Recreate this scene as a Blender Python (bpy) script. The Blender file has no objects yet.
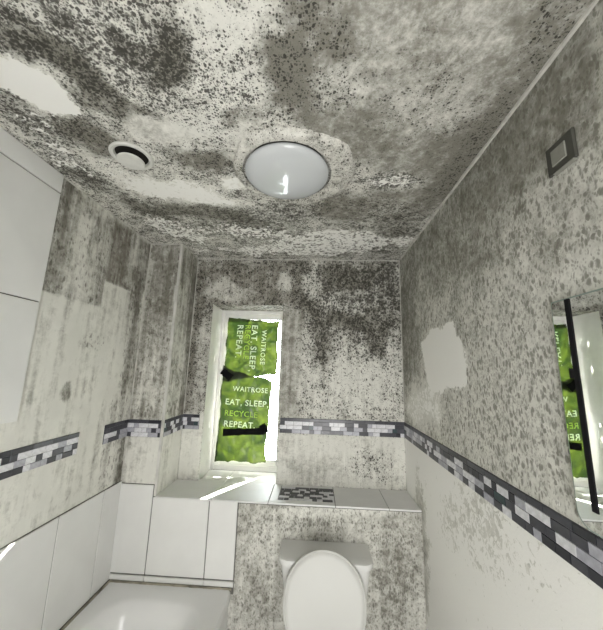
import bpy, bmesh, math, random
import numpy as np
from mathutils import Matrix, Vector

scene = bpy.context.scene
COL = scene.collection
rnd = random.Random(11)

# ------------------------------------------------------------------ room dimensions (metres)
W, H, D, P = 1.725, 2.50, 0.271, 0.216       # room width, height, ledge depth, pier width
YR = -2.78                                    # rear wall behind the camera
ZL, ZT = 0.949, 1.024                         # ledge top, top of the low wall tiles
ZB, ZB0 = 1.3675, 1.270                       # mosaic band top and bottom
WL, WR, WT, RV = 0.363, 0.880, 2.148, 0.217   # window opening and reveal depth
TZ, TW = 0.519, 0.70                          # bath rim height and width

# ------------------------------------------------------------------ camera
CAM = np.array([1.1305, -2.1071, 1.6918])
YAW, PITCH, ROLL, FPX = 0.0541, 0.1820, 0.0287, 297.04
cy_, sy_, cp_, sp_ = math.cos(YAW), math.sin(YAW), math.cos(PITCH), math.sin(PITCH)
F_ = np.array([-sy_*cp_, cy_*cp_, sp_]); R0 = np.array([cy_, sy_, 0.0]); U0 = np.cross(R0, F_)
R_ = math.cos(ROLL)*R0 + math.sin(ROLL)*U0
U_ = -math.sin(ROLL)*R0 + math.cos(ROLL)*U0
cam_data = bpy.data.cameras.new('camera')
cam_data.sensor_fit = 'HORIZONTAL'; cam_data.sensor_width = 36.0
cam_data.lens = 36.0*FPX/603.0; cam_data.clip_start = 0.02
cam = bpy.data.objects.new('camera', cam_data); COL.objects.link(cam)
cam.matrix_world = Matrix(((R_[0], U_[0], -F_[0], CAM[0]), (R_[1], U_[1], -F_[1], CAM[1]),
                           (R_[2], U_[2], -F_[2], CAM[2]), (0, 0, 0, 1)))
scene.camera = cam

# ------------------------------------------------------------------ world, sun, added doorway fill lamp, exposure
world = bpy.data.worlds.new('sky'); scene.world = world; world.use_nodes = True
bg = world.node_tree.nodes['Background']
bg.inputs[0].default_value = (0.93, 0.96, 1.0, 1); bg.inputs[1].default_value = 20.0
sun_d = bpy.data.lights.new('sun', 'SUN'); sun_d.energy = 90.0; sun_d.angle = math.radians(0.6)
sun_d.color = (1.0, 0.93, 0.85)
sun = bpy.data.objects.new('sun', sun_d); COL.objects.link(sun)
SEL = math.radians(25)
sdir = Vector((-0.527*math.cos(SEL), -0.850*math.cos(SEL), -math.sin(SEL)))
sun.rotation_euler = sdir.to_track_quat('-Z', 'Y').to_euler()
sun.location = (4, 5, 3)
ar = bpy.data.lights.new('doorway_fill', 'AREA'); ar.shape = 'RECTANGLE'  # unseen fill lamp, added to brighten the room from behind the camera
ar.size, ar.size_y, ar.energy, ar.color = 0.70, 1.95, 25.0, (1.0, 0.99, 0.97)
aro = bpy.data.objects.new('doorway_fill', ar); COL.objects.link(aro)
aro.location = (1.25, YR-0.08, 1.0); aro.rotation_euler = (math.radians(90), 0, 0)
scene.view_settings.view_transform = 'Standard'; scene.view_settings.look = 'None'
scene.view_settings.gamma = 1.0; scene.view_settings.exposure = 0.86
scene.view_settings.use_curve_mapping = False
scene.cycles.max_bounces = 12; scene.cycles.diffuse_bounces = 6
scene.cycles.use_denoising = True

# ------------------------------------------------------------------ pixel -> point on a wall, floor or ceiling plane
def ray(u, v):
    return (u-301.5)/FPX*R_ - (v-315.0)/FPX*U_ + F_
def hit(u, v, ax, val):
    d = ray(u, v)
    return CAM + d*((val-CAM[ax])/d[ax])

# ------------------------------------------------------------------ tags and mesh helpers
def link(o, parent=None):
    COL.objects.link(o)
    if parent is not None: o.parent = parent
    return o
def tag(o, label=None, cat=None, group=None, kind=None):
    if label: o['label'] = label
    if cat: o['category'] = cat
    if group: o['group'] = group
    if kind: o['kind'] = kind
    return o
def empty(name, loc, label, cat, group=None):
    o = bpy.data.objects.new(name, None); o.location = loc; o.empty_display_size = 0.05
    link(o); bpy.context.view_layer.update()
    return tag(o, label, cat, group)
def mesh_obj(name, me, mat, parent=None):
    o = bpy.data.objects.new(name, me)
    if mat is not None and not me.materials: me.materials.append(mat)
    link(o)
    if parent is not None:
        o.parent = parent
        o.matrix_parent_inverse = Matrix.Translation(parent.location).inverted()
    return o
def from_bm(name, bm, mat, parent=None, smooth=False):
    me = bpy.data.meshes.new(name); bmesh.ops.recalc_face_normals(bm, faces=bm.faces)
    bm.to_mesh(me); bm.free()
    if smooth:
        me.polygons.foreach_set('use_smooth', [True]*len(me.polygons)); 
        me.set_sharp_from_angle(angle=math.radians(40))
    return mesh_obj(name, me, mat, parent)
def box_bm(x0, x1, y0, y1, z0, z1, bev=0.0, seg=1, bm=None):
    b = bmesh.new()
    bmesh.ops.create_cube(b, size=1.0)
    for v in b.verts:
        v.co = ((x0+x1)/2 + v.co.x*(x1-x0), (y0+y1)/2 + v.co.y*(y1-y0), (z0+z1)/2 + v.co.z*(z1-z0))
    if bev: bmesh.ops.bevel(b, geom=b.edges[:], offset=bev, segments=seg, affect='EDGES', profile=0.6)
    if bm is None: return b
    me = bpy.data.meshes.new('tmp'); b.to_mesh(me); b.free(); bm.from_mesh(me); bpy.data.meshes.remove(me)
    return bm
def box(name, x0, x1, y0, y1, z0, z1, mat, parent=None, bev=0.0, seg=1):
    return from_bm(name, box_bm(x0, x1, y0, y1, z0, z1, bev, seg), mat, parent, smooth=seg > 1)
def lathe(name, prof, c, mat, parent=None, seg=64, jit=None):
    """profile [(radius, z)] turned about the vertical axis through c"""
    bm = bmesh.new(); rings = []
    for k, (r, z) in enumerate(prof):
        if r < 1e-6: rings.append([bm.verts.new((c[0], c[1], c[2]+z))])
        else:
            rings.append([bm.verts.new((c[0]+(r+(jit(k, i/seg) if jit else 0))*math.cos(2*math.pi*i/seg),
                                        c[1]+(r+(jit(k, i/seg) if jit else 0))*math.sin(2*math.pi*i/seg), c[2]+z)) for i in range(seg)])
    for a, b in zip(rings[:-1], rings[1:]):
        for i in range(seg):
            j = (i+1) % seg
            if len(a) == 1 and len(b) == 1: continue
            if len(a) == 1: bm.faces.new((a[0], b[i], b[j]))
            elif len(b) == 1: bm.faces.new((a[i], a[j], b[0]))
            else: bm.faces.new((a[i], a[j], b[j], b[i]))
    return from_bm(name, bm, mat, parent, smooth=True)
def loft(name, rings, mat, parent=None, cap0=True, cap1=True):
    bm = bmesh.new(); rr = [[bm.verts.new(p) for p in r] for r in rings]; n = len(rr[0])
    for a, b in zip(rr[:-1], rr[1:]):
        for i in range(n):
            j = (i+1) % n; bm.faces.new((a[i], a[j], b[j], b[i]))
    if cap0: bm.faces.new(rr[0])
    if cap1: bm.faces.new(rr[-1])
    return from_bm(name, bm, mat, parent, smooth=True)

# ------------------------------------------------------------------ simple materials
def principled(name, col, rough=0.5, spec=0.5, metal=0.0, bump=0.0, bscale=60, var=0.0, vscale=8):
    m = bpy.data.materials.new(name); m.use_nodes = True
    nt = m.node_tree; b = nt.nodes['Principled BSDF']
    b.inputs['Base Color'].default_value = (*col, 1); b.inputs['Roughness'].default_value = rough
    b.inputs['Specular IOR Level'].default_value = spec; b.inputs['Metallic'].default_value = metal
    tc = nt.nodes.new('ShaderNodeTexCoord')
    if var:
        n = nt.nodes.new('ShaderNodeTexNoise'); n.inputs['Scale'].default_value = vscale; n.inputs['Detail'].default_value = 6
        nt.links.new(tc.outputs['Object'], n.inputs['Vector'])
        r = nt.nodes.new('ShaderNodeValToRGB'); r.color_ramp.elements[0].position = 0.3; r.color_ramp.elements[1].position = 0.75
        r.color_ramp.elements[0].color = (*[c*(1-var) for c in col], 1); r.color_ramp.elements[1].color = (*col, 1)
        nt.links.new(n.outputs['Fac'], r.inputs['Fac']); nt.links.new(r.outputs['Color'], b.inputs['Base Color'])
    if bump:
        n2 = nt.nodes.new('ShaderNodeTexNoise'); n2.inputs['Scale'].default_value = bscale; n2.inputs['Detail'].default_value = 4
        nt.links.new(tc.outputs['Object'], n2.inputs['Vector'])
        bp = nt.nodes.new('ShaderNodeBump'); bp.inputs['Strength'].default_value = bump; bp.inputs['Distance'].default_value = 0.004
        nt.links.new(n2.outputs['Fac'], bp.inputs['Height']); nt.links.new(bp.outputs['Normal'], b.inputs['Normal'])
    return m

M = {}
M['tile'] = principled('white_tile_glaze', (0.70, 0.70, 0.68), 0.34, 0.5, var=0.10, vscale=5)
M['sill'] = principled('dull_sill_tile', (0.74, 0.74, 0.73), 0.60, 0.5, var=0.08, vscale=7)
M['grout'] = principled('dirty_grout', (0.20, 0.195, 0.18), 0.9, 0.2, var=0.6, vscale=22)
M['enamel'] = principled('bath_enamel', (0.72, 0.72, 0.71), 0.22, 0.5, var=0.06, vscale=4)
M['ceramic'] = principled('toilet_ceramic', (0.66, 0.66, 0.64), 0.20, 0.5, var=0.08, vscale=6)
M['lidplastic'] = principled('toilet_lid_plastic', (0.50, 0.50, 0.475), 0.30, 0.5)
M['upvc'] = principled('white_window_plastic', (0.78, 0.77, 0.75), 0.35, 0.5, var=0.12, vscale=14)
M['caulk'] = principled('pale_caulk', (0.60, 0.59, 0.54), 0.7, 0.3, var=0.45, vscale=18)
M['trimw'] = principled('white_corner_trim', (0.66, 0.65, 0.61), 0.5, 0.4, var=0.4, vscale=13)
M['black'] = principled('black_tape', (0.008, 0.008, 0.009), 0.8, 0.15, bump=0.3, bscale=90)
M['silver'] = principled('mirror_silver', (0.86, 0.88, 0.87), 0.015, 0.5, metal=1.0)
M['mirroredge'] = principled('mirror_edge_glass', (0.30, 0.36, 0.33), 0.2, 0.6)
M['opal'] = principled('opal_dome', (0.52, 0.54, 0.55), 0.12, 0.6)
M['greyplate'] = principled('dark_grey_plate', (0.06, 0.06, 0.05), 0.5, 0.5, var=0.3, vscale=40)
M['rocker'] = principled('pale_grey_rocker', (0.24, 0.24, 0.21), 0.5, 0.5, var=0.2, vscale=60)
M['holeshade'] = principled('hollow_shade', (0.02, 0.019, 0.017), 0.9, 0.1)
M['ventw'] = principled('off_white_vent_plastic', (0.66, 0.66, 0.62), 0.5, 0.4, var=0.15, vscale=30)
M['floor'] = principled('grey_vinyl', (0.30, 0.29, 0.27), 0.5, 0.4, var=0.3, vscale=6)
M['doorw'] = principled('painted_door', (0.62, 0.61, 0.58), 0.5, 0.4, var=0.1)
M['letter'] = principled('pale_print', (0.75, 0.85, 0.70), 0.6, 0.3)
M['letter2'] = principled('lime_print', (0.36, 0.52, 0.10), 0.6, 0.3)
mos = []
for i, (c, n) in enumerate((((0.020, 0.021, 0.030), 'ink'), ((0.055, 0.056, 0.070), 'slate'), ((0.42, 0.42, 0.47), 'lilac_grey'),
                            ((0.74, 0.74, 0.77), 'pearl'), ((0.22, 0.22, 0.245), 'mid_grey'), ((0.025, 0.055, 0.06), 'teal'))):
    mos.append(principled('mosaic_'+n, c, 0.28, 0.5, var=0.3, vscale=70))
# green bag: diffuse + translucent film
def film():
    m = bpy.data.materials.new('green_bag_film'); m.use_nodes = True; nt = m.node_tree; nt.nodes.clear()
    out = nt.nodes.new('ShaderNodeOutputMaterial'); tc = nt.nodes.new('ShaderNodeTexCoord')
    n = nt.nodes.new('ShaderNodeTexNoise'); n.inputs['Scale'].default_value = 9; n.inputs['Detail'].default_value = 5; n.inputs['Distortion'].default_value = 1.5
    nt.links.new(tc.outputs['Object'], n.inputs['Vector'])
    r = nt.nodes.new('ShaderNodeValToRGB'); e = r.color_ramp.elements
    e[0].position = 0.38; e[0].color = (0.006, 0.013, 0.002, 1); e[1].position = 0.72; e[1].color = (0.030, 0.044, 0.005, 1)
    nt.links.new(n.outputs['Fac'], r.inputs['Fac'])
    df = nt.nodes.new('ShaderNodeBsdfDiffuse'); tr = nt.nodes.new('ShaderNodeBsdfTranslucent'); gl = nt.nodes.new('ShaderNodeBsdfGlossy')
    gl.inputs['Roughness'].default_value = 0.3
    nt.links.new(r.outputs['Color'], df.inputs['Color']); nt.links.new(r.outputs['Color'], tr.inputs['Color'])
    a = nt.nodes.new('ShaderNodeMixShader'); a.inputs[0].default_value = 0.24
    nt.links.new(df.outputs[0], a.inputs[1]); nt.links.new(tr.outputs[0], a.inputs[2])
    b = nt.nodes.new('ShaderNodeMixShader'); b.inputs[0].default_value = 0.05
    nt.links.new(a.outputs[0], b.inputs[1]); nt.links.new(gl.outputs[0], b.inputs[2])
    nt.links.new(b.outputs[0], out.inputs[0]); return m
M['film'] = film()
def pane_mat():
    m = bpy.data.materials.new('window_glass'); m.use_nodes = True; nt = m.node_tree; nt.nodes.clear()
    out = nt.nodes.new('ShaderNodeOutputMaterial'); tr = nt.nodes.new('ShaderNodeBsdfTransparent'); gl = nt.nodes.new('ShaderNodeBsdfGlossy')
    tr.inputs[0].default_value = (0.93, 0.95, 0.94, 1); gl.inputs['Roughness'].default_value = 0.02
    fr = nt.nodes.new('ShaderNodeFresnel'); fr.inputs[0].default_value = 1.45; mx = nt.nodes.new('ShaderNodeMixShader')
    nt.links.new(fr.outputs[0], mx.inputs[0]); nt.links.new(tr.outputs[0], mx.inputs[1]); nt.links.new(gl.outputs[0], mx.inputs[2])
    nt.links.new(mx.outputs[0], out.inputs[0]); return m
M['pane'] = pane_mat()

# ------------------------------------------------------------------ mould: node material driven by a per-surface growth map
def mould_material(name, stretch=(1, 1, 1), s1=62.0, s2=135.0, streak=0.0, sscale=(26, 26, 1.6), paint=(0.71, 0.705, 0.65), spot_soft=0.10, spot_col=(0.030, 0.028, 0.023), goff=0.0, fine_amp=1.0, soff=0.16, spot_amt=0.88, clump=1.0, flake_scale=34):
    m = bpy.data.materials.new(name); m.use_nodes = True; nt = m.node_tree; L = nt.links.new
    b = nt.nodes['Principled BSDF']; b.inputs['Roughness'].default_value = 0.75; b.inputs['Specular IOR Level'].default_value = 0.25
    N = nt.nodes.new
    def math_(op, a, c=None, clamp=False):
        n = N('ShaderNodeMath'); n.operation = op; n.use_clamp = clamp
        for i, x in enumerate((a, c)):
            if x is None: continue
            if isinstance(x, (int, float)): n.inputs[i].default_value = x
            else: L(x, n.inputs[i])
        return n.outputs[0]
    def smooth(x, lo, hi):
        n = N('ShaderNodeMapRange'); n.interpolation_type = 'SMOOTHSTEP'
        for i, y in enumerate((x, lo, hi, 0.0, 1.0)):
            if isinstance(y, (int, float)): n.inputs[i].default_value = y
            else: L(y, n.inputs[i])
        return n.outputs[0]
    def mix(f, a, c):
        n = N('ShaderNodeMix'); n.data_type = 'RGBA'
        if isinstance(f, (int, float)): n.inputs[0].default_value = f
        else: L(f, n.inputs[0])
        for i, y in ((6, a), (7, c)):
            if isinstance(y, tuple): n.inputs[i].default_value = (*y, 1)
            else: L(y, n.inputs[i])
        return n.outputs[2]
    tc = N('ShaderNodeTexCoord')
    def noise(scale, detail=4, vec=None, dist=0.0, rough=0.55):
        n = N('ShaderNodeTexNoise'); n.inputs['Scale'].default_value = scale; n.inputs['Detail'].default_value = detail
        n.inputs['Roughness'].default_value = rough; n.inputs['Distortion'].default_value = dist
        L(vec if vec is not None else tc.outputs['Object'], n.inputs['Vector']); return n
    def mapping(sc):
        n = N('ShaderNodeMapping'); n.inputs['Scale'].default_value = sc; L(tc.outputs['Object'], n.inputs['Vector']); return n.outputs[0]
    at = N('ShaderNodeAttribute'); at.attribute_name = 'growth'
    sep = N('ShaderNodeSeparateColor'); L(at.outputs['Color'], sep.inputs[0])
    g, s, c = sep.outputs[0], sep.outputs[1], sep.outputs[2]; br = at.outputs['Alpha']
    big = noise(7, 6).outputs['Fac']; fine = noise(95, 5, rough=0.7).outputs['Fac']; mid = noise(26, 5, dist=0.6).outputs['Fac']
    # soft film of grime
    gg = math_('ADD', math_('ADD', g, goff), math_('MULTIPLY', math_('SUBTRACT', big, 0.5), 0.4+0.6*clump))
    gg = math_('ADD', gg, math_('MULTIPLY', math_('SUBTRACT', mid, 0.5), 0.8))
    gg = math_('ADD', gg, math_('MULTIPLY', math_('SUBTRACT', fine, 0.5), fine_amp))
    if streak:
        st = noise(1.0, 4, mapping(sscale), rough=0.6).outputs['Fac']
        gg = math_('ADD', gg, math_('MULTIPLY', math_('SUBTRACT', st, 0.5), streak))
    gm = smooth(gg, 0.02, 0.92)
    # colonies: warped cells at two sizes
    wv = noise(30, 3)
    va = N('ShaderNodeVectorMath'); va.operation = 'SCALE'; va.inputs['Scale'].default_value = 0.018
    vs = N('ShaderNodeVectorMath'); vs.operation = 'SUBTRACT'; vs.inputs[1].default_value = (0.5, 0.5, 0.5)
    L(wv.outputs['Color'], vs.inputs[0]); L(vs.outputs[0], va.inputs[0])
    vb = N('ShaderNodeVectorMath'); vb.operation = 'ADD'; L(mapping(stretch), vb.inputs[0]); L(va.outputs[0], vb.inputs[1])
    def spots(scale, gain, off):
        v = N('ShaderNodeTexVoronoi'); v.inputs['Scale'].default_value = scale; L(vb.outputs[0], v.inputs['Vector'])
        sc = N('ShaderNodeSeparateColor'); L(v.outputs['Color'], sc.inputs[0])
        r = math_('ADD', math_('MULTIPLY', s, gain), math_('MULTIPLY', math_('SUBTRACT', sc.outputs[0], 0.5), 0.75))
        r = math_('ADD', r, math_('MULTIPLY', math_('SUBTRACT', mid, 0.5), 0.9*clump))
        r = math_('ADD', r, math_('MULTIPLY', math_('SUBTRACT', big, 0.5), 0.7*clump))
        r = math_('SUBTRACT', r, off)
        d = math_('SUBTRACT', math_('ADD', r, spot_soft), v.outputs['Distance'])
        return smooth(d, 0.0, spot_soft*2)
    a1 = spots(s1, 0.85, soff); a2 = spots(s2, 0.85, soff-0.02)
    sp = math_('MAXIMUM', a1, math_('MULTIPLY', a2, 0.75))
    sp = math_('MULTIPLY', sp, smooth(s, 0.06, 0.30))
    flake = math_('ADD', math_('MULTIPLY', math_('SUBTRACT', fine, 0.5), 0.7), math_('MULTIPLY', math_('SUBTRACT', noise(flake_scale, 4, dist=1.2).outputs['Fac'], 0.5), 1.3))
    keep = math_('SUBTRACT', 1.0, smooth(math_('ADD', math_('MULTIPLY', c, 1.12), flake), 0.46, 0.58))
    gm = math_('MULTIPLY', gm, keep); sp = math_('MULTIPLY', sp, keep)
    pv = mix(smooth(big, 0.3, 0.7), tuple(x*0.88 for x in paint), paint)
    pv = mix(math_('SUBTRACT', 1.0, keep), pv, (0.83, 0.825, 0.79))
    gc = mix(br, (0.165, 0.157, 0.122), (0.155, 0.122, 0.094))
    gc = mix(smooth(fine, 0.25, 0.75), tuple((0.095, 0.091, 0.074)), gc)
    col = mix(math_('MULTIPLY', gm, 0.90), pv, gc)
    col = mix(math_('MULTIPLY', sp, spot_amt), col, spot_col)
    L(col, b.inputs['Base Color'])
    h = math_('ADD', math_('MULTIPLY', fine, 0.5), math_('MULTIPLY', sp, 0.5))
    h = math_('ADD', h, math_('MULTIPLY', keep, 0.6))
    bp = N('ShaderNodeBump'); bp.inputs['Strength'].default_value = 0.35; bp.inputs['Distance'].default_value = 0.003
    L(h, bp.inputs['Height']); L(bp.outputs['Normal'], b.inputs['Normal'])
    return m
MM = {
 'ceiling': mould_material('mouldy_ceiling_paint', s1=118, s2=210, goff=0.04, fine_amp=1.0, paint=(0.78, 0.77, 0.715)),
 'right': mould_material('mouldy_right_wall', stretch=(1, 1, 0.55), s1=98, s2=170, streak=0.35, spot_soft=0.22, spot_col=(0.13, 0.126, 0.10), soff=0.10, spot_amt=0.72, fine_amp=0.7, clump=0.45),
 'back': mould_material('mouldy_back_wall', stretch=(1, 1, 0.8), s1=90, s2=160, streak=0.8, sscale=(34, 34, 2.0), fine_amp=0.8),
 'left': mould_material('stained_left_wall', stretch=(1, 1, 0.40), s1=80, s2=150, streak=1.5, sscale=(22, 22, 1.6), spot_soft=0.25, spot_col=(0.08, 0.072, 0.058), soff=0.26, spot_amt=0.7, fine_amp=0.6),
 'box': mould_material('mouldy_boxing', stretch=(1, 1, 0.6), s1=90, s2=160, streak=0.5, spot_soft=0.25, spot_col=(0.10, 0.097, 0.078), goff=0.0, soff=0.12, spot_amt=0.75, fine_amp=0.6, clump=0.55),
}

# lattice noise for irregular outlines of the growth maps
def vnoise(a, b, seed):
    i, j = np.floor(a).astype(int), np.floor(b).astype(int); fa, fb = a-i, b-j
    fa, fb = fa*fa*(3-2*fa), fb*fb*(3-2*fb)
    def hsh(x, y):
        n = (x*374761393 + y*668265263 + seed*1274126177) & 0x7fffffff
        n = ((n ^ (n >> 13))*1274126177) & 0x7fffffff
        return ((n ^ (n >> 16)) & 0xffff)/65535.0
    return (hsh(i, j)*(1-fa)+hsh(i+1, j)*fa)*(1-fb) + (hsh(i, j+1)*(1-fa)+hsh(i+1, j+1)*fa)*fb
def fbm(a, b, scale, seed):
    t = np.zeros_like(a); k = 0.0
    for o in range(5):
        w = 0.55**o; t += w*vnoise(a*scale*2**o+17.3*o, b*scale*2**o-9.1*o, seed+o); k += w
    return t/k
def sstep(x, a, b):
    t = np.clip((x-a)/(b-a), 0, 1); return t*t*(3-2*t)

AX = {'x': (1, 2), 'y': (0, 2), 'z': (0, 1)}
def growth_map(A, B, ax, val, base, blobs, seed=1):
    """A,B: in-plane coordinates. Returns (n,4): grime, spots, clean, brown. blobs are laid in order, each pulls towards its target"""
    G = np.tile(np.array(base, float), (len(A), 1)); k = {'x': 0, 'y': 1, 'z': 2}[ax]; i0, i1 = AX[ax]
    n1 = fbm(A, B, 9.0, seed); n2 = fbm(A, B, 9.0, seed+50)
    for bl in blobs:
        kind, geo, tgt = bl[0], bl[1], np.array(bl[2], float); st = bl[3] if len(bl) > 3 else 1.0; soft = bl[4] if len(bl) > 4 else 0.5
        if kind == 'e':          # ellipse on the surface, its centre and axes found from a pixel
            u, v, ru, rv = geo[:4]; t = math.radians(geo[4] if len(geo) > 4 else 0)
            c0 = hit(u, v, k, val); e = 2.0
            ju = (hit(u+e, v, k, val)-hit(u-e, v, k, val))/(2*e); jv = (hit(u, v+e, k, val)-hit(u, v-e, k, val))/(2*e)
            a1 = (ju*math.cos(t)+jv*math.sin(t))*ru; a2 = (-ju*math.sin(t)+jv*math.cos(t))*rv
            Mx = np.array([[a1[i0], a2[i0]], [a1[i1], a2[i1]]]); Mi = np.linalg.inv(Mx)
            qa = Mi[0, 0]*(A-c0[i0]) + Mi[0, 1]*(B-c0[i1]); qb = Mi[1, 0]*(A-c0[i0]) + Mi[1, 1]*(B-c0[i1])
            d = np.sqrt(qa*qa+qb*qb) + (n1-0.5)*1.5
            m = 1-sstep(d, 1-soft, 1+soft)
        elif kind == 'r':        # rectangle in metres (a0,a1,b0,b1), edge wobble in metres
            a0, a1_, b0, b1 = geo[:4]; w = geo[4] if len(geo) > 4 else 0.02
            d = np.minimum(np.minimum(A-a0, a1_-A), np.minimum(B-b0, b1-B)) + (n1-0.5)*2*w
            m = sstep(d, -soft*0.1, soft*0.1)
        elif kind == 'p':        # polygon from pixels
            pts = [hit(u, v, k, val) for u, v in geo]; px_ = [p_[i0] for p_ in pts]; py_ = [p_[i1] for p_ in pts]
            n = len(pts); m = np.zeros(len(A)); wa, wb = A+(n1-0.5)*0.06, B+(n2-0.5)*0.06
            for oa, ob in ((0, 0), (.014, 0), (-.014, 0), (0, .014), (0, -.014), (.024, .01), (-.02, -.016), (-.016, .022), (.018, -.02)):
                ins = np.zeros(len(A), bool); qa, qb = wa+oa, wb+ob
                for i in range(n):
                    j = (i-1) % n; cr = ((py_[i] > qb) != (py_[j] > qb))
                    ins ^= cr & (qa < (px_[j]-px_[i])*(qb-py_[i])/(py_[j]-py_[i]+1e-12)+px_[i])
                m += ins/9.0
        m = (m*st)[:, None]
        G = G*(1-m) + tgt*m
    return np.clip(G, 0, 1)

def surface(name, ax, val, a0, a1, b0, b1, mat, base, blobs, holes=(), step=0.009, seed=1, parent=None, flip=False, relief=0.0):
    """a gridded flat wall or ceiling that carries a growth map; holes are rectangles left open"""
    cuts_a = sorted({a0, a1, *[h[0] for h in holes], *[h[1] for h in holes]}); cuts_b = sorted({b0, b1, *[h[2] for h in holes], *[h[3] for h in holes]})
    def ticks(c):
        t = []
        for p_, q_ in zip(c[:-1], c[1:]):
            n = max(1, int(round((q_-p_)/step))); t += list(np.linspace(p_, q_, n, endpoint=False))
        return np.array(t+[c[-1]])
    ta, tb = ticks(cuts_a), ticks(cuts_b); na, nb = len(ta), len(tb)
    A, B = np.meshgrid(ta, tb, indexing='ij'); A, B = A.ravel(), B.ravel()
    G = growth_map(A, B, ax, val, base, blobs, seed)
    k = {'x': 0, 'y': 1, 'z': 2}[ax]; i0, i1 = AX[ax]
    co = np.zeros((na*nb, 3)); co[:, i0] = A; co[:, i1] = B; co[:, k] = val
    ii, jj = np.meshgrid(np.arange(na-1), np.arange(nb-1), indexing='ij'); ii, jj = ii.ravel(), jj.ravel()
    ca, cb = (ta[ii]+ta[ii+1])/2, (tb[jj]+tb[jj+1])/2; ok = np.ones(len(ii), bool)
    for h in holes: ok &= ~((ca > h[0]) & (ca < h[1]) & (cb > h[2]) & (cb < h[3]))
    ii, jj = ii[ok], jj[ok]
    f = np.stack([ii*nb+jj, (ii+1)*nb+jj, (ii+1)*nb+jj+1, ii*nb+jj+1], 1)
    if flip: f = f[:, ::-1]
    used = np.unique(f); remap = -np.ones(na*nb, int); remap[used] = np.arange(len(used)); f = remap[f]; co = co[used]; G = G[used]
    me = bpy.data.meshes.new(name); me.from_pydata(co.tolist(), [], f.tolist()); me.update()
    at = me.attributes.new('growth', 'FLOAT_COLOR', 'POINT'); at.data.foreach_set('color', G.astype(np.float32).ravel())
    me.polygons.foreach_set('use_smooth', np.ones(len(me.polygons), bool))
    o = mesh_obj(name, me, mat, parent)
    if parent is None: o['kind'] = 'structure'
    return o

# ------------------------------------------------------------------ the setting
ceil_blobs = [
 ('e', (455, 60, 215, 130), (0.62, 0.10, 0, 0.05), 1, 0.35),
 ('e', (450, 165, 120, 55), (0.68, 0.18, 0, 0.05), 1, 0.4),
 ('e', (340, 88, 36, 22), (0.42, 0.40, 0, 0)), ('e', (430, 105, 55, 30), (0.50, 0.32, 0, 0)), ('e', (480, 40, 40, 28), (0.48, 0.15, 0, 0)),
 ('e', (390, 60, 40, 30), (0.55, 0.2, 0, 0)),
 ('e', (555, 20, 25, 40, 30), (0.80, 0.45, 0, 0)), ('e', (470, 155, 70, 14, -50), (0.85, 0.3, 0, 0)),
 ('e', (288, 70, 26, 45), (0.98, 0.35, 0, 0.1)), ('e', (300, 15, 40, 20), (0.75, 0.4, 0, 0.1)), ('e', (330, 35, 25, 25), (0.8, 0.35, 0, 0.1)),
 ('e', (218, 25, 48, 40), (0.16, 0.26, 0, 0)), ('e', (215, 88, 45, 38), (0.14, 0.50, 0, 0)),
 ('e', (100, 45, 90, 40, 30), (0.26, 0.62, 0, 0)), ('e', (150, 90, 40, 22, 30), (0.25, 0.62, 0, 0)),
 ('e', (172, 64, 20, 30), (0.72, 0.75, 0, 0)), ('e', (78, 70, 62, 11, 38), (0.85, 0.7, 0, 0)), ('e', (112, 106, 34, 9, 20), (0.75, 0.55, 0, 0)),
 ('e', (60, 18, 36, 9, 35), (0.5, 0.8, 0, 0)), ('e', (8, 42, 30, 9, 30), (0.65, 0.75, 0, 0)), ('e', (130, 52, 28, 8, 45), (0.6, 0.8, 0, 0)), ('e', (140, 115, 30, 8, 20), (0.7, 0.5, 0, 0)),
 ('e', (30, 118, 62, 16, 36), (0.5, 0.7, 0.36, 0)), ('e', (92, 140, 36, 12, 28), (0.85, 0.5, 0, 0.2)),
 ('e', (165, 132, 42, 11, 8), (0.22, 0.12, 0.1, 0)), ('e', (238, 118, 24, 10), (0.6, 0.4, 0, 0.5)),
 ('e', (205, 160, 36, 10, 8), (0.74, 0.30, 0, 0.2)), ('e', (140, 178, 26, 7, 14), (0.8, 0.45, 0, 0.1)), ('e', (100, 152, 14, 8), (0.8, 0.4, 0, 0.1)),
 ('e', (70, 165, 44, 10, 38), (0.4, 0.7, 0.42, 0)),
 ('e', (128, 178, 40, 9, 26), (0.05, 0.30, 0.3, 0)), ('e', (182, 196, 58, 12, 14), (0.0, 0.15, 0.62, 0)), ('e', (235, 182, 12, 7), (0.05, 0.1, 0.6, 0)),
 ('e', (245, 150, 16, 26), (0.30, 0.25, 0, 0)),
 ('e', (215, 214, 70, 8, 8), (0.80, 0.55, 0, 0)), ('e', (145, 210, 50, 6, 27), (0.8, 0.6, 0, 0)), ('e', (170, 228, 40, 6, 18), (0.55, 0.6, 0.54, 0)),
 ('e', (250, 232, 60, 8, 4), (0.6, 0.7, 0.48, 0)), ('e', (285, 215, 40, 8), (0.45, 0.78, 0, 0)),
 ('e', (345, 208, 34, 16), (0.72, 0.35, 0, 0.1)), ('e', (350, 240, 75, 12), (0.5, 0.5, 0.54, 0)), ('e', (382, 181, 34, 8), (0.35, 0.8, 0.44, 0)),
 ('e', (290, 250, 95, 7), (0.55, 0.6, 0.52, 0)), ('e', (392, 222, 25, 14), (0.55, 0.55, 0, 0)),
 ('p', ((-12, 52), (22, 60), (42, 70), (62, 92), (78, 113), (52, 112), (28, 96), (-12, 76)), (0.02, 0.02, 1, 0)),
]
ceiling = surface('ceiling', 'z', H, 0, W, YR, 0, MM['ceiling'], (0.30, 0.5, 0, 0), ceil_blobs, seed=3, flip=True)

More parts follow.
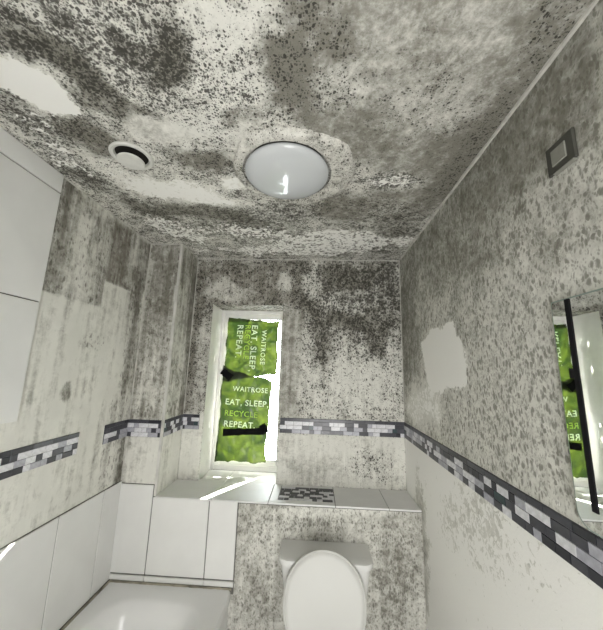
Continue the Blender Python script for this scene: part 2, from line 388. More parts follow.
right_blobs = [
 ('e', (500, 170, 175, 38, -54), (0.72, 0.34, 0, 0.05), 1, 0.6), ('e', (406, 330, 12, 90), (0.62, 0.5, 0, 0)),
 ('e', (440, 250, 40, 40), (0.58, 0.45, 0, 0)), ('e', (560, 210, 40, 40), (0.40, 0.42, 0, 0)), ('e', (455, 350, 10, 60), (0.45, 0.5, 0, 0)),
 ('e', (500, 400, 60, 70), (0.22, 0.46, 0, 0)), ('e', (420, 402, 20, 22), (0.05, 0.10, 0.45, 0)),
 ('p', ((421, 342), (434, 326), (439, 331), (451, 319), (454, 332), (462, 345), (467, 372), (468, 390), (447, 388), (431, 393), (425, 370)), (0.02, 0.02, 1, 0)),
 ('r', (YR, 0.0, 0.0, ZB, 0.0), (0.02, 0.03, 0.72, 0), 1, 0.05),
 ('e', (480, 520, 45, 40), (0.20, 0.2, 0.40, 0.1), 0.9, 0.9), ('e', (540, 570, 20, 36), (0.18, 0.1, 0.48, 0.1), 0.8, 0.9), ('e', (418, 560, 8, 70), (0.4, 0.1, 0, 0)),
]
wall_right = surface('wall_right', 'x', W, YR, 0, 0, H, MM['right'], (0.27, 0.40, 0, 0), right_blobs, seed=9, flip=True)

back_blobs = [
 ('r', (P, W, 1.95, 2.3, 0.1), (0.55, 0.62, 0, 0.05), 1, 0.8), ('r', (0.95, W, 2.15, 2.5, 0.12), (0.85, 0.72, 0, 0.05), 1, 0.8),
 ('e', (345, 305, 26, 14), (0.40, 0.72, 0, 0)), ('e', (385, 290, 14, 22), (0.5, 0.8, 0, 0)), ('e', (312, 285, 12, 14), (0.35, 0.55, 0, 0)), ('e', (378, 335, 14, 22), (0.8, 0.75, 0, 0)),
 ('e', (345, 320, 30, 8, 10), (0.95, 0.75, 0, 0)), ('e', (322, 345, 12, 26), (0.7, 0.65, 0, 0)),
 ('r', (P, 0.95, 2.12, 2.5, 0.05), (0.74, 0.42, 0, 0.35), 1, 0.8), ('e', (225, 290, 18, 12), (0.38, 0.25, 0, 0.4)), ('e', (285, 285, 12, 10), (0.35, 0.3, 0, 0.2)),
 ('r', (0.86, 1.02, 1.36, 2.10, 0.04), (0.58, 0.16, 0, 0.1), 1, 0.5),
 ('e', (355, 385, 45, 28), (0.22, 0.28, 0, 0)), ('e', (395, 380, 10, 50), (0.30, 0.45, 0, 0)),
 ('r', (P, WL, ZB, 2.05, 0.02), (0.50, 0.3, 0, 0.5), 1, 0.8), ('r', (P, WL, ZL, ZB, 0.0), (0.16, 0.10, 0.1, 0.2), 1, 0.1), ('r', (P, P+0.05, ZB, H, 0.02), (0.78, 0.45, 0, 0.3), 1, 0.4),
 ('r', (WR, W, ZL, ZB0, 0.0), (0.20, 0.16, 0, 0.05), 1, 0.1), ('e', (310, 470, 25, 14), (0.42, 0.16, 0, 0)), ('e', (375, 465, 22, 16), (0.32, 0.32, 0, 0)),
 ('e', (402, 450, 4, 40), (0.2, 0.2, 0, 0)),
]
wall_back = surface('wall_back', 'y', 0.0, P, W, ZL-0.012, H, MM['back'], (0.34, 0.46, 0, 0), back_blobs, holes=((WL, WR, ZL-0.012, WT),), seed=21, step=0.008)
surface('window_reveal', 'x', WL, 0, RV+0.06, ZL-0.012, WT, M['upvc'], (0, 0, 0, 0), [], step=0.05, parent=wall_back)
surface('window_reveal', 'x', WR, 0, RV+0.06, ZL-0.012, WT, M['upvc'], (0, 0, 0, 0), [], step=0.05, parent=wall_back, flip=True)
surface('window_reveal', 'z', WT, WL, WR, 0, RV+0.06, MM['back'], (0.55, 0.5, 0, 0.3), [], step=0.02, parent=wall_back, flip=True)

left_blobs = [
 ('r', (-1.0, -D, 1.9, 2.5, 0.08), (0.58, 0.34, 0, 0.45), 1, 0.6),
 ('r', (-0.66, -0.45, 2.0, 2.5, 0.05), (0.74, 0.30, 0, 0.7), 1, 0.5), ('r', (-0.88, -0.74, 1.98, 2.42, 0.06), (0.30, 0.25, 0, 0.3), 1, 0.5),
 ('r', (-1.0, -0.93, 1.89, 2.5, 0.01), (0.80, 0.6, 0, 0.1), 1, 0.3), ('r', (-0.46, -0.39, 2.15, 2.45, 0.02), (0.35, 0.2, 0, 0.3), 1, 0.3),
 ('r', (-0.41, -D, 1.4, 2.25, 0.03), (0.58, 0.42, 0, 0.25), 1, 0.4),
 ('r', (-2.5, -0.62, 1.0, 1.98, 0.004), (0.12, 0.04, 0.12, 0), 1, 0.06), ('r', (-0.64, -0.415, 1.0, 2.13, 0.004), (0.12, 0.05, 0.12, 0), 1, 0.06),
 ('r', (-0.68, -0.60, 1.35, 1.98, 0.03), (0.20, 0.20, 0.1, 0), 0.7, 0.4), ('e', (66, 392, 4, 10, 15), (0.75, 0.7, 0, 0)), ('e', (92, 342, 12, 7), (0.25, 0.5, 0, 0)),
 ('r', (-0.47, -D, 1.0, 1.5, 0.05), (0.28, 0.40, 0, 0), 0.9, 0.6), ('r', (-0.33, -D, 1.02, 1.3, 0.03), (0.70, 0.8, 0, 0), 1, 0.4),
 ('e', (75, 515, 60, 6, -28), (0.30, 0.32, 0, 0), 0.8), ('e', (70, 505, 40, 12, -28), (0.22, 0.22, 0, 0), 0.6),
]
wall_left = surface('wall_left', 'x', 0.0, YR, -D, 0, H, MM['left'], (0.12, 0.05, 0.12, 0), left_blobs, seed=33)

pier_blobs = [('r', (0, P, 2.0, 2.5, 0.1), (0.72, 0.42, 0, 0.12), 1, 1.2), ('r', (0, P, 1.35, 1.75, 0.08), (0.42, 0.34, 0, 0.05), 1, 1.0),
              ('r', (0, P, 0, ZB0, 0), (0.14, 0.10, 0.1, 0), 1, 0.1), ('r', (0, 0.03, 1.2, 2.4, 0.02), (0.55, 0.4, 0, 0), 1, 0.2)]
ret_blobs = [('r', (-D, 0, 1.9, 2.5, 0.1), (0.62, 0.40, 0, 0.25), 1, 1.2), ('r', (-D, 0, 1.35, 1.8, 0.1), (0.34, 0.42, 0, 0.35), 1, 0.8),
             ('r', (-0.06, 0, 1.35, 2.4, 0.03), (0.72, 0.4, 0, 0.3), 1, 0.3), ('r', (-D, 0, 0, ZB0, 0), (0.10, 0.10, 0.2, 0), 1, 0.1)]
wall_pier = surface('wall_pier', 'y', -D, 0, P, 0, H, MM['left'], (0.55, 0.4, 0, 0.1), pier_blobs, seed=41)
surface('pier_return', 'x', P, -D, 0, ZL-0.012, H, MM['left'], (0.45, 0.4, 0, 0.2), ret_blobs, seed=47, parent=wall_pier)

box_blobs = [('e', (300, 520, 50, 10), (0.40, 0.50, 0, 0)), ('e', (265, 540, 16, 20), (0.34, 0.34, 0, 0)), ('e', (395, 580, 18, 45), (0.58, 0.50, 0, 0.05)),  # lower right blob: mould, plus that corner's shade put into the grime
             ('e', (258, 600, 14, 30), (0.55, 0.35, 0, 0)), ('e', (325, 512, 80, 4), (0.25, 0.25, 0, 0)), ('e', (380, 535, 25, 12), (0.45, 0.42, 0, 0))]
wall_boxing = surface('wall_boxing', 'y', -D, P, W, 0, ZL-0.012, MM['box'], (0.46, 0.26, 0, 0), box_blobs, seed=53)

floor = box('floor', 0, W, YR, -D, -0.05, 0, M['floor']); floor['kind'] = 'structure'
# rear wall behind the photographer with an assumed doorway for the fill lamp, and an added box blocking the sky
plain = principled('plain_white_paint', (0.66, 0.66, 0.63), 0.7, 0.3, var=0.15)
DX0, DX1 = 0.90, 1.60
wf = bmesh.new()
box_bm(0, DX0, YR-0.05, YR, 0, H, bm=wf); box_bm(DX1, W, YR-0.05, YR, 0, H, bm=wf); box_bm(DX0, DX1, YR-0.05, YR, 2.0, H, bm=wf)
wall_rear = from_bm('wall_rear', wf, plain); wall_rear['kind'] = 'structure'
hb = bmesh.new()
box_bm(0, W, YR-1.05, YR-1.0, 0, H, bm=hb); box_bm(-0.05, 0, YR-1.05, YR-0.05, 0, H, bm=hb); box_bm(W, W+0.05, YR-1.05, YR-0.05, 0, H, bm=hb)
box_bm(0, W, YR-1.05, YR-0.05, H, H+0.05, bm=hb); box_bm(0, W, YR-1.05, YR-0.05, -0.05, 0, bm=hb)
sky_blocker = from_bm('sky_blocker', hb, plain); sky_blocker['kind'] = 'structure'
for x0, x1, z0, z1 in ((DX0-0.035, DX0, 0, 2.035), (DX1, DX1+0.035, 0, 2.035), (DX0, DX1, 2.0, 2.035)):
    box('door_jamb', x0, x1, YR-0.06, YR+0.012, z0, z1, M['doorw'], wall_rear)

# pale caulk along the edges of ceiling and corners, white trim on the pier corner
def bead(name, p0, p1, r, mat, n=26, jit=0.25):
    p0, p1 = Vector(p0), Vector(p1); d = (p1-p0).normalized(); u = d.orthogonal().normalized(); v = d.cross(u); rings = []
    for i in range(n+1):
        c = p0.lerp(p1, i/n); k = r*(1+jit*(rnd.random()-0.5)*2)
        rings.append([c + (u*math.cos(t*math.pi/3)+v*math.sin(t*math.pi/3))*k for t in range(6)])
    o = loft(name, rings, mat); o['kind'] = 'structure'; return o
bead('trim_1', (W, YR, H), (W, 0, H), 0.009, M['caulk'], 60)
bead('trim_2', (P, 0, H), (W, 0, H), 0.006, M['caulk'])
bead('trim_3', (P, -D, H), (P, 0, H), 0.006, M['caulk'], 8)
bead('trim_4', (0, -D, H), (P, -D, H), 0.006, M['caulk'], 8)
bead('trim_5', (0, YR, H), (0, -D, H), 0.006, M['caulk'], 50)
bead('trim_6', (0, -D, ZT), (0, -D, H), 0.006, M['caulk'], 40)
bead('trim_7', (P, 0, ZL), (P, 0, H), 0.005, M['caulk'], 40)
bead('trim_8', (W, 0, ZL), (W, 0, H), 0.005, M['caulk'], 40)
t9 = box('trim_9', P-0.012, P+0.004, -D-0.004, -D+0.012, ZL, H, M['trimw'], bev=0.003); t9['kind'] = 'structure'

# ------------------------------------------------------------------ tiles: each one an object, meshes shared by size
tile_cache = {}
def tile(parent, c, size, mat, name='tile', bev=0.002):
    key = (tuple(round(s, 4) for s in size), mat.name, name)
    if key not in tile_cache:
        b = box_bm(-size[0]/2, size[0]/2, -size[1]/2, size[1]/2, -size[2]/2, size[2]/2, bev)
        me = bpy.data.meshes.new(name); b.to_mesh(me); b.free(); me.materials.append(mat); tile_cache[key] = me
    o = bpy.data.objects.new(name, tile_cache[key]); o.location = c; link(o, parent); return o
G_ = 0.005
def slab(name, x0, x1, y0, y1, z0, z1, parent): return box(name, x0, x1, y0, y1, z0, z1, M['grout'], parent)
# left wall, the low course along the bath
ys = [-D, -0.42, -0.705, -0.99, -1.275, -1.56, -1.845, -2.13, YR]
slab('grout_bed', 0.0, 0.005, YR, -D, TZ-0.03, ZT, wall_left)
for a, b in zip(ys[:-1], ys[1:]):
    tile(wall_left, (0.005, (a+b)/2, (TZ+ZT)/2), (0.008, abs(a-b)-G_, ZT-TZ-G_), M['tile'])
# left wall, the tall tiles left standing beside the bare plaster
slab('grout_bed', 0.0, 0.006, YR, -0.991, 1.472, H, wall_left)
ye = [-0.988, -1.30, -1.63, -1.96, -2.29, YR]
for a, b in zip(ye[:-1], ye[1:]):
    for z0, z1 in ((1.469, 1.93), (1.93, 2.412), (2.412, 2.5)):
        tile(wall_left, (0.007, (a+b)/2, (z0+z1)/2), (0.012, abs(a-b)-G_, z1-z0-G_), M['tile'])
# front of the boxing behind the bath
slab('grout_bed', 0.0, 0.705, -D-0.005, -D, TZ-0.03, ZL, wall_boxing); slab('grout_bed', 0.0, 0.205, -D-0.005, -D, ZL, 1.012, wall_pier)
for x0, x1, z1, par in ((0.0, 0.205, 1.012, wall_pier), (0.205, 0.538, ZL, wall_boxing), (0.538, 0.703, ZL, wall_boxing)):
    tile(par, ((x0+x1)/2, -D-0.005, (TZ+0.035+z1)/2), (x1-x0-G_, 0.009, z1-TZ-0.035-G_), M['tile'])
    tile(par, ((x0+x1)/2, -D-0.006, TZ+0.017), (x1-x0-0.002, 0.011, 0.026), M['tile'])
# tiled top of the boxing, running into the window reveal
slab('grout_bed', P, W, -D-0.004, 0, ZL-0.012, ZL-0.0035, wall_boxing); slab('grout_bed', WL, WR, 0, RV+0.03, ZL-0.012, ZL-0.0035, wall_boxing)
for x0, x1, y0, y1 in ((P, 0.545, -D-0.006, 0), (0.545, 0.872, -D-0.006, 0), (1.252, 1.548, -D-0.006, 0), (1.548, W, -D-0.006, 0), (0.872, 1.252, -D-0.006, -0.232),
                       (WL, 0.545, 0, RV), (0.545, WR, 0, RV), (0.872, 0.922, -0.232, 0), (0.922, 1.252, -0.035, 0)):
    g = 0.0035
    tile(wall_boxing, ((x0+x1)/2, (y0+y1)/2, ZL-0.004), (x1-x0-(g if x0 not in (P, WL) else 0.001), y1-y0-(0.001 if y0 < -0.25 else 0.0), 0.009), M['sill'], bev=0.0012)

# ------------------------------------------------------------------ mosaic band: single stones in four staggered rows
def mosaic(parent, ax, val, a0, a1, z0=ZB0, z1=ZB, sgn=1, seed=1, horizontal=False, rows=None):
    rr = random.Random(seed); hrow = rows or (0.020, 0.026, 0.026, 0.0255); tot = sum(hrow); z = z1
    # bed
    t = 0.004
    if horizontal: box('mortar_bed', a0, a1, z0, z1, val-0.008, val-0.001, mos[3], parent)
    elif ax == 'x': box('mortar_bed', min(val, val+sgn*t), max(val, val+sgn*t), a0, a1, z0, z1, mos[1], parent)
    else: box('mortar_bed', a0, a1, min(val, val+sgn*t), max(val, val+sgn*t), z0, z1, mos[1], parent)
    for k, h in enumerate(hrow):
        h = h*(z1-z0)/tot; a = a0 - rr.random()*0.03
        while a < a1-0.004:
            w = rr.choice((0.030, 0.045, 0.060)) if k else rr.choice((0.06, 0.075, 0.09))
            b0, b1 = max(a, a0), min(a+w, a1); a += w
            if b1-b0 < 0.006: continue
            mt = mos[rr.choice((3, 3, 0, 3, 1, 0, 3))] if horizontal else mos[rr.choice(((0, 1, 1, 0, 0), (3, 0, 2, 1, 3, 0), (2, 3, 0, 3, 1, 2, 5), (1, 3, 0, 2, 1))[k % 4])]
            zc = z-h/2; pr = 0.006
            if horizontal: tile(parent, ((b0+b1)/2, zc, val-0.002), (b1-b0-0.002, h-0.002, 0.007), mt, 'mosaic_tile', 0.0008)
            elif ax == 'x': tile(parent, (val+sgn*pr/2, (b0+b1)/2, zc), (pr, b1-b0-0.0015, h-0.0015), mt, 'mosaic_tile', 0.0008)
            else: tile(parent, ((b0+b1)/2, val+sgn*pr/2, zc), (b1-b0-0.0015, pr, h-0.0015), mt, 'mosaic_tile', 0.0008)
        z -= h
mosaic(wall_right, 'x', W, YR+0.02, 0.0, sgn=-1, seed=5)
mosaic(wall_back, 'y', 0.0, WR+0.012, W-0.006, sgn=-1, seed=7)
mosaic(wall_back, 'y', 0.0, P+0.004, WL-0.03, sgn=-1, seed=8)
mosaic(wall_pier, 'y', -D, 0.004, P-0.012, sgn=-1, seed=9)
mosaic(wall_pier, 'x', P, -D+0.012, -0.004, sgn=1, seed=10)
mosaic(wall_left, 'x', 0.0, -0.480, -D, sgn=1, seed=12)
mosaic(wall_left, 'x', 0.0, YR+0.02, -0.660, sgn=1, seed=13)
mosaic(wall_boxing, 'z', ZL, 0.924, 1.250, z0=-0.230, z1=-0.037, seed=14, horizontal=True, rows=(0.026, 0.022, 0.026, 0.022, 0.026, 0.026, 0.026))

# ------------------------------------------------------------------ window
win = bpy.data.objects.new('window_1', None); win.location = ((WL+WR)/2, RV, ZL); link(win); win['kind'] = 'structure'
def rect_frame(name, x0, x1, z0, z1, wl, wr, wb, wt, y0, y1, mat, parent, bev=0.004):
    b = bmesh.new()
    for a in ((x0, x0+wl, z0, z1), (x1-wr, x1, z0, z1), (x0+wl, x1-wr, z0, z0+wb), (x0+wl, x1-wr, z1-wt, z1)):
        box_bm(a[0], a[1], y0, y1, a[2], a[3], bev, bm=b)
    return from_bm(name, b, mat, parent)
bpy.context.view_layer.update()
rect_frame('outer_frame', WL, WR, ZL, WT, 0.026, 0.014, 0.038, 0.030, RV, RV+0.05, M['upvc'], win)
rect_frame('sash', WL+0.024, WR-0.012, ZL+0.036, WT-0.028, 0.038, 0.020, 0.042, 0.040, RV+0.008, RV+0.045, M['upvc'], win)
rect_frame('glazing_gasket', WL+0.060, WR-0.030, ZL+0.076, WT-0.066, 0.005, 0.005, 0.005, 0.005, RV+0.006, RV+0.03, M['caulk'], win, 0.001)
box('pane', WL+0.060, WR-0.030, RV+0.030, RV+0.034, ZL+0.076, WT-0.066, M['pane'], win)

# ------------------------------------------------------------------ green carrier bags taped over the window
def sheet(name, corners, y, label, amp, seed, left=None):
    """wrinkled film; corners TL,TR,BL,BR as (x,z)"""
    TL, TR, BL, BR = [np.array(c) for c in corners]; n, m_ = 44, 60; V = []; F = []
    for j in range(m_+1):
        t = j/m_
        for i in range(n+1):
            s_ = i/n; p_ = (TL*(1-s_)+TR*s_)*(1-t) + (BL*(1-s_)+BR*s_)*t
            w = fbm(np.array([p_[0]*1.0+p_[1]*0.7]), np.array([p_[1]*0.8-p_[0]*0.5]), 12, seed)[0]
            edge = (fbm(np.array([t*1.0]), np.array([3.0*(s_ > .5)]), 7, seed+3)[0]-0.5)*0.03*(abs(s_-.5)*2)**6
            ez = (fbm(np.array([s_*1.0]), np.array([9.0*(t > .5)]), 5, seed+5)[0]-0.5)*0.05*(abs(t-.5)*2)**8
            if left: edge += np.interp(p_[1], [q[0] for q in left], [q[1] for q in left])*(1-s_)**4
            V.append((p_[0]+edge, y-0.001-amp*abs(w-0.5)*2, p_[1]+ez))
    for j in range(m_):
        for i in range(n):
            a = j*(n+1)+i; F.append((a, a+1, a+n+2, a+n+1))
    me = bpy.data.meshes.new(name); me.from_pydata(V, [], F); me.update(); me.materials.append(M['film'])
    me.polygons.foreach_set('use_smooth', [True]*len(me.polygons))
    o = bpy.data.objects.new(name, me); link(o); tag(o, label, 'bag'); return o
bagA = sheet('plastic_bag', ((0.420, 2.078), (0.826, 2.064), (0.412, 1.60), (0.822, 1.645)), RV-0.004, 'upper green plastic bag on window with its lettering turned sideways', 0.010, 61)
bagB = sheet('plastic_bag', ((0.412, 1.70), (0.790, 1.598), (0.398, 1.020), (0.768, 1.020)), RV-0.016, 'lower green plastic bag on window with upright EAT, SLEEP lettering', 0.012, 71)
def lettering(txt, x, y, z, size, mat, parent, rot=0.0):
    """each word a mesh of its own, set one after the other along the line"""
    adv = 0.0
    for word in txt.split():
        cu = bpy.data.curves.new('lettering', 'FONT'); cu.body = word; cu.size = size; cu.extrude = 0.0004; cu.offset = size*0.012
        cu.space_character = 1.12; cu.resolution_u = 3
        to = bpy.data.objects.new('lettering', cu); COL.objects.link(to)
        me = bpy.data.meshes.new_from_object(to.evaluated_get(bpy.context.evaluated_depsgraph_get()))
        COL.objects.unlink(to); bpy.data.objects.remove(to); me.materials.clear(); me.materials.append(mat)
        o = bpy.data.objects.new('lettering', me); link(o, parent)
        o.matrix_local = Matrix.Translation((x, y, z)) @ Matrix.Rotation(math.radians(90), 4, 'X') @ Matrix.Rotation(rot, 4, 'Z') @ Matrix.Translation((adv, 0, 0))
        adv += max(v.co.x for v in me.vertices) + size*0.40
yb = RV-0.0165; r90 = math.radians(-91)
lettering('WAITROSE', 0.700, yb, 1.990, 0.050, M['letter'], bagA, r90)
lettering('EAT, SLEEP,', 0.618, yb, 2.030, 0.066, M['letter'], bagA, r90)
lettering('RECYCLE', 0.566, yb, 2.030, 0.060, M['letter2'], bagA, r90)
lettering('REPEAT.', 0.502, yb, 2.030, 0.066, M['letter'], bagA, r90)
yb2 = RV-0.031; rt = math.radians(-2)
lettering('WAITROSE', 0.500, yb2, 1.520, 0.050, M['letter'], bagB, rt)
lettering('EAT, SLEEP,', 0.448, yb2, 1.420, 0.060, M['letter'], bagB, rt)
lettering('RECYCLE', 0.448, yb2, 1.340, 0.056, M['letter2'], bagB, rt)
lettering('REPEAT.', 0.448, yb2, 1.262, 0.060, M['letter'], bagB, rt)
def tape(pts, y, label, seed):
    b = bmesh.new(); n = 10; rows = []; (x0, z0), (x1, z1), w = pts; rr = random.Random(seed)
    dx, dz = x1-x0, z1-z0; ln = math.hypot(dx, dz); nx, nz = -dz/ln, dx/ln
    for i in range(n+1):
        t = i/n; cx, cz = x0+dx*t, z0+dz*t; ww = w*(0.85+0.3*rr.random())
        rows.append([b.verts.new((cx+nx*ww/2*s, y-0.003*rr.random()-d, cz+nz*ww/2*s)) for s, d in ((-1, 0), (0, .002), (1, 0))])
    for a, c in zip(rows[:-1], rows[1:]):
        for k in range(2): b.faces.new((a[k], a[k+1], c[k+1], c[k]))
    bmesh.ops.solidify(b, geom=b.faces[:], thickness=0.0015)
    return tag(from_bm('adhesive_tape', b, M['black'], None, True), label, 'tape')
tape(((0.408, 1.668), (0.482, 1.612), 0.055), RV-0.032, 'short black tape piece at the left edge between the two green bags', 1)
tape(((0.448, 1.218), (0.745, 1.238), 0.046), RV-0.032, 'long horizontal black tape strip across the lower green bag', 2)
tape(((0.735, 1.285), (0.772, 1.225), 0.050), RV-0.034, 'stubby black tape piece at the right end of the long tape strip', 3)

# ------------------------------------------------------------------ ceiling light with its scraped plaster ring, vent, switch
LC = (0.996, -1.020, H)
ringm = MM['ceiling']
def plaster_ring():
    n, k = 96, 12; V = []; F = []; G = []
    for i in range(n):
        th = 2*math.pi*i/n; c, s_ = math.cos(th), math.sin(th)
        ro = 0.222 + 0.060*max(0, math.cos(th-0.35)) + 0.022*(fbm(np.array([c*1.5+5]), np.array([s_*1.5+5]), 2.2, 5)[0]-0.5)*2
        for j in range(k+1):
            t = j/k; r = 0.180+(ro-0.180)*t; z = H-0.022*math.sqrt(max(0, 1-t**4))-0.0005
            V.append((LC[0]+r*c, LC[1]+r*s_, z)); G.append((0.36, 0.30, 0.0, 0.05))
    for i in range(n):
        for j in range(k):
            a, b_ = i*(k+1)+j, ((i+1) % n)*(k+1)+j; F.append((a, a+1, b_+1, b_))
    me = bpy.data.meshes.new('plaster_ring'); me.from_pydata(V, [], F); me.update()
    at = me.attributes.new('growth', 'FLOAT_COLOR', 'POINT'); at.data.foreach_set('color', np.array(G, np.float32).ravel())
    me.polygons.foreach_set('use_smooth', [True]*len(me.polygons)); return mesh_obj('plaster_ring', me, ringm, ceiling)
plaster_ring()
lamp = empty('ceiling_light', LC, 'round opal glass dome light flush on the mouldy ceiling', 'ceiling light')
lathe('base', [(0.0, -0.001), (0.160, -0.001), (0.160, -0.022), (0.150, -0.024), (0.150, -0.012), (0.0, -0.012)], LC, M['greyplate'], lamp)
dome = [(0.170*math.cos(t), -0.024-0.040*math.sin(t)) for t in np.linspace(0, math.pi/2, 20)]
dome[-1] = (0.0, -0.064)
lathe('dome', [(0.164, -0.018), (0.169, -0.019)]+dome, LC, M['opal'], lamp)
VC = (0.395, -1.112, H)
vent = empty('extractor_vent', VC, 'small round white extractor vent in the ceiling beside the dark stain', 'vent')
lathe('rim', [(0.074, -0.0005), (0.078, -0.008), (0.072, -0.014), (0.062, -0.012), (0.058, -0.001)], VC, M['ventw'], vent)
lathe('throat_shade', [(0.059, -0.002), (0.0, -0.002)], VC, M['holeshade'], vent)  # flat near-black disc, the shade inside the vent put into its colour
lathe('disc', [(0.0, -0.004), (0.012, -0.004), (0.014, -0.018), (0.046, -0.026), (0.049, -0.029), (0.046, -0.033), (0.0, -0.035)], VC, M['ventw'], vent)
SY0, SY1, SZ0, SZ1 = -1.474, -1.390, 2.192, 2.270
sw = empty('switch', (W, -1.432, 2.192), 'dark grey square switch plate with pale rocker high on right wall', 'switch')
b = bmesh.new(); box_bm(W-0.009, W, SY0, SY1, SZ0, SZ1, 0.003, bm=b); from_bm('plate', b, M['greyplate'], sw)
box('rocker', W-0.0115, W-0.004, SY0+0.022, SY1-0.018, SZ0+0.018, SZ1-0.017, M['rocker'], sw, 0.002)
box('bottom_edge', W-0.012, W, SY0+0.004, SY1-0.02, SZ0-0.004, SZ0-0.0005, M['rocker'], sw, 0.001)

# ------------------------------------------------------------------ mirror on the right wall
def round_rect(y0, y1, z0, z1, r, n=8):
    pts = []
    for (cy, cz, a0) in ((y1-r, z1-r*0.15, 0), (y0+r, z1-r*0.15, 90), (y0+r, z0+r, 180), (y1-r, z0+r, 270)):
        rr = r if a0 >= 180 else r*0.15
        cy = (y1-rr) if a0 in (0, 270) else (y0+rr)
        for k in range(n+1):
            t = math.radians(a0+90*k/n); pts.append((cy+rr*math.cos(t), cz+rr*math.sin(t)))
    return pts
MY1, MY0, MZ0, MZ1 = -1.345, -1.80, 1.372, 1.876
mir = empty('wall_mirror', (W, (MY0+MY1)/2, MZ0), 'frameless wall mirror with rounded lower corner above the mosaic band', 'mirror')
rr_ = round_rect(MY0, MY1, MZ0, MZ1, 0.035)
loft('backing', [[(W-0.0005, a, c) for a, c in rr_], [(W-0.007, a, c) for a, c in rr_]], M['mirroredge'], mir)
ri_ = round_rect(MY0+0.004, MY1-0.004, MZ0+0.004, MZ1-0.004, 0.033)
loft('mirror_glass', [[(W-0.0072, a, c) for a, c in ri_], [(W-0.0085, a, c) for a, c in ri_]], M['silver'], mir)
box('dark_strip', W-0.0105, W-0.0086, -1.403, -1.389, 1.416, MZ1-0.003, M['black'], mir, 0.0005)
box('dark_clip', W-0.0110, W-0.0086, -1.391, -1.378, 1.690, 1.712, M['black'], mir, 0.0005)

# ------------------------------------------------------------------ bath
bath = empty('bathtub', (TW/2, -1.12, 0), 'white enamel bathtub along the left wall below the low tiles', 'bathtub')
BX0, BX1, BY0, BY1 = 0.010, TW, -1.97, -D-0.011
def srect(cx, cy, hx, hy, z, n=64, e=4.0):
    out = []
    for i in range(n):
        t = 2*math.pi*i/n; c, s_ = math.cos(t), math.sin(t)
        out.append((cx+hx*math.copysign(abs(c)**(2/e), c), cy+hy*math.copysign(abs(s_)**(2/e), s_), z))
    return out
cx, cy = (BX0+BX1)/2, (BY0+BY1)/2; hx, hy = (BX1-BX0)/2, (BY1-BY0)/2
cxi = cx-0.002; cyi = cy-0.02
rings = [srect(cx, cy, hx-0.012, hy-0.004, TZ-0.045, e=40), srect(cx, cy, hx, hy, TZ-0.040, e=40), srect(cx, cy, hx, hy, TZ-0.008, e=40), srect(cx, cy, hx-0.006, hy-0.004, TZ, e=36),
         srect(cxi, cyi, hx-0.058, hy-0.085, TZ+0.001, e=5), srect(cxi, cyi, hx-0.072, hy-0.105, TZ-0.010, e=4.6), srect(cxi, cyi, hx-0.085, hy-0.13, TZ-0.06, e=4.2),
         srect(cxi, cyi, hx-0.10, hy-0.19, TZ-0.22, e=4), srect(cxi, cyi, hx-0.13, hy-0.24, TZ-0.34, e=3.6), srect(cxi, cyi, hx-0.20, hy-0.34, TZ-0.37, e=3)]
loft('tub', rings, M['enamel'], bath, cap0=False, cap1=True)
box('side_panel', TW-0.028, TW-0.016, BY0, BY1, 0.0, TZ-0.046, M['enamel'], bath, 0.003)
M['sealant'] = principled('mould_stained_sealant', (0.40, 0.37, 0.29), 0.6, 0.3, var=0.75, vscale=16)
for p0_, p1_ in (((0.019, BY1-0.008, TZ+0.001), (TW-0.004, BY1-0.008, TZ+0.001)), ((0.019, BY0+0.01, TZ+0.001), (0.019, BY1-0.01, TZ+0.001))):
    sl = bead('sealant', p0_, p1_, 0.006, M['sealant'], 40); del sl['kind']; sl.parent = bath; sl.matrix_parent_inverse = Matrix.Translation(bath.location).inverted()
# ------------------------------------------------------------------ toilet
TX = 1.195
wc = empty('toilet', (TX, -0.62, 0), 'white toilet with its oval lid raised against the cistern', 'toilet')
def cring(z, hw, y0, y1, n=40, fr=0.05):
    """cistern outline: flat back at y1, front corners rounded"""
    pts = [(TX-hw, y1, z), (TX-hw, y0+fr, z)]
    for k in range(9):
        t = math.radians(180+90*k/8); pts.append((TX-hw+fr+fr*math.cos(t), y0+fr+fr*math.sin(t), z))
    for k in range(9):
        t = math.radians(270+90*k/8); pts.append((TX+hw-fr+fr*math.cos(t), y0+fr+fr*math.sin(t), z))
    pts += [(TX+hw, y0+fr, z), (TX+hw, y1, z)]
    return pts
YB = -D-0.006
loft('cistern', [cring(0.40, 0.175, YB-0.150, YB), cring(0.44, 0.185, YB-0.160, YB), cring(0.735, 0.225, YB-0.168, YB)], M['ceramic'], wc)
loft('cistern_lid', [cring(0.736, 0.232, YB-0.176, YB), cring(0.752, 0.236, YB-0.180, YB), cring(0.764, 0.234, YB-0.178, YB), cring(0.770, 0.222, YB-0.166, YB)], M['ceramic'], wc)
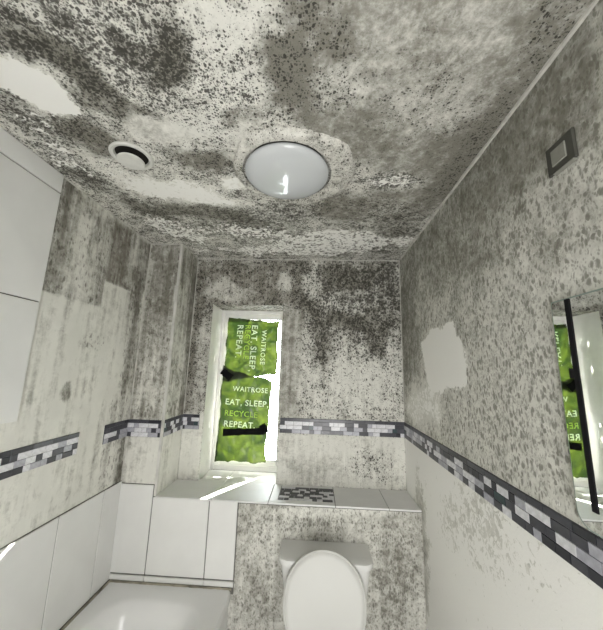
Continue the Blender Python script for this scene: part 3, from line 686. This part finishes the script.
def egg(hw, l0, l1, n=48):
    """outline in (across, along): blunt at the hinge end, rounded at the front"""
    pts = []
    for i in range(n):
        t = 2*math.pi*i/n; c, s_ = math.cos(t), math.sin(t)
        if s_ >= 0: a, l = hw*c, l1*s_
        else: a, l = hw*math.copysign(abs(c)**0.75, c), l0*math.copysign(abs(s_)**0.75, s_)
        pts.append((a, l))
    return pts
def lid_ring(scale, up, hw=0.196, l0=0.20, l1=0.205):
    hy, hz = -0.500, 0.425; tilt = math.radians(7)      # hinge, leaning back on the cistern
    out = []
    for a, l in egg(hw*scale, l0*scale, l1*scale):
        s_ = 0.205+l
        out.append((TX-0.006+a, hy + s_*math.sin(tilt) - up*math.cos(tilt) - 0.012, hz + s_*math.cos(tilt) + up*math.sin(tilt)))
    return out
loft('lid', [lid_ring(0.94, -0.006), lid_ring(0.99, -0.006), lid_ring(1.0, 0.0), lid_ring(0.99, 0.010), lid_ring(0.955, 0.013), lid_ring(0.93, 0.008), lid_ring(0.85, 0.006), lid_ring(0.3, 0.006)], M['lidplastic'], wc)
def pan_ring(z, hw, yf, yb, s=1.0):
    cyp = (yf+yb)/2
    return [(TX+a, cyp-l, z) for a, l in egg(hw, (yb-yf)/2, (yb-yf)/2)]
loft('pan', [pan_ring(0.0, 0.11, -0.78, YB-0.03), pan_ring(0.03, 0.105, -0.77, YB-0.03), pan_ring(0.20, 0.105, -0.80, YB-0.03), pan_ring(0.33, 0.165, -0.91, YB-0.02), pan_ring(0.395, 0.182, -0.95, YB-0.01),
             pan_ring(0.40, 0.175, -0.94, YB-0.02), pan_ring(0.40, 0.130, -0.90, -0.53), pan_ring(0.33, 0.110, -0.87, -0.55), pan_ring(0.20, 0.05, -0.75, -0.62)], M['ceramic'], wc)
so = [pan_ring(z, h, yf, yb) for z, h, yf, yb in ((0.405, 0.182, -0.945, -0.49), (0.424, 0.182, -0.945, -0.49), (0.428, 0.165, -0.93, -0.505), (0.424, 0.118, -0.885, -0.545), (0.405, 0.118, -0.885, -0.545), (0.405, 0.182, -0.945, -0.49))]
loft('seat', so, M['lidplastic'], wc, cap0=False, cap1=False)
for s_ in (-1, 1): box('hinge', TX+s_*0.075-0.015, TX+s_*0.075+0.015, -0.512, -0.482, 0.40, 0.436, M['lidplastic'], wc, 0.004)
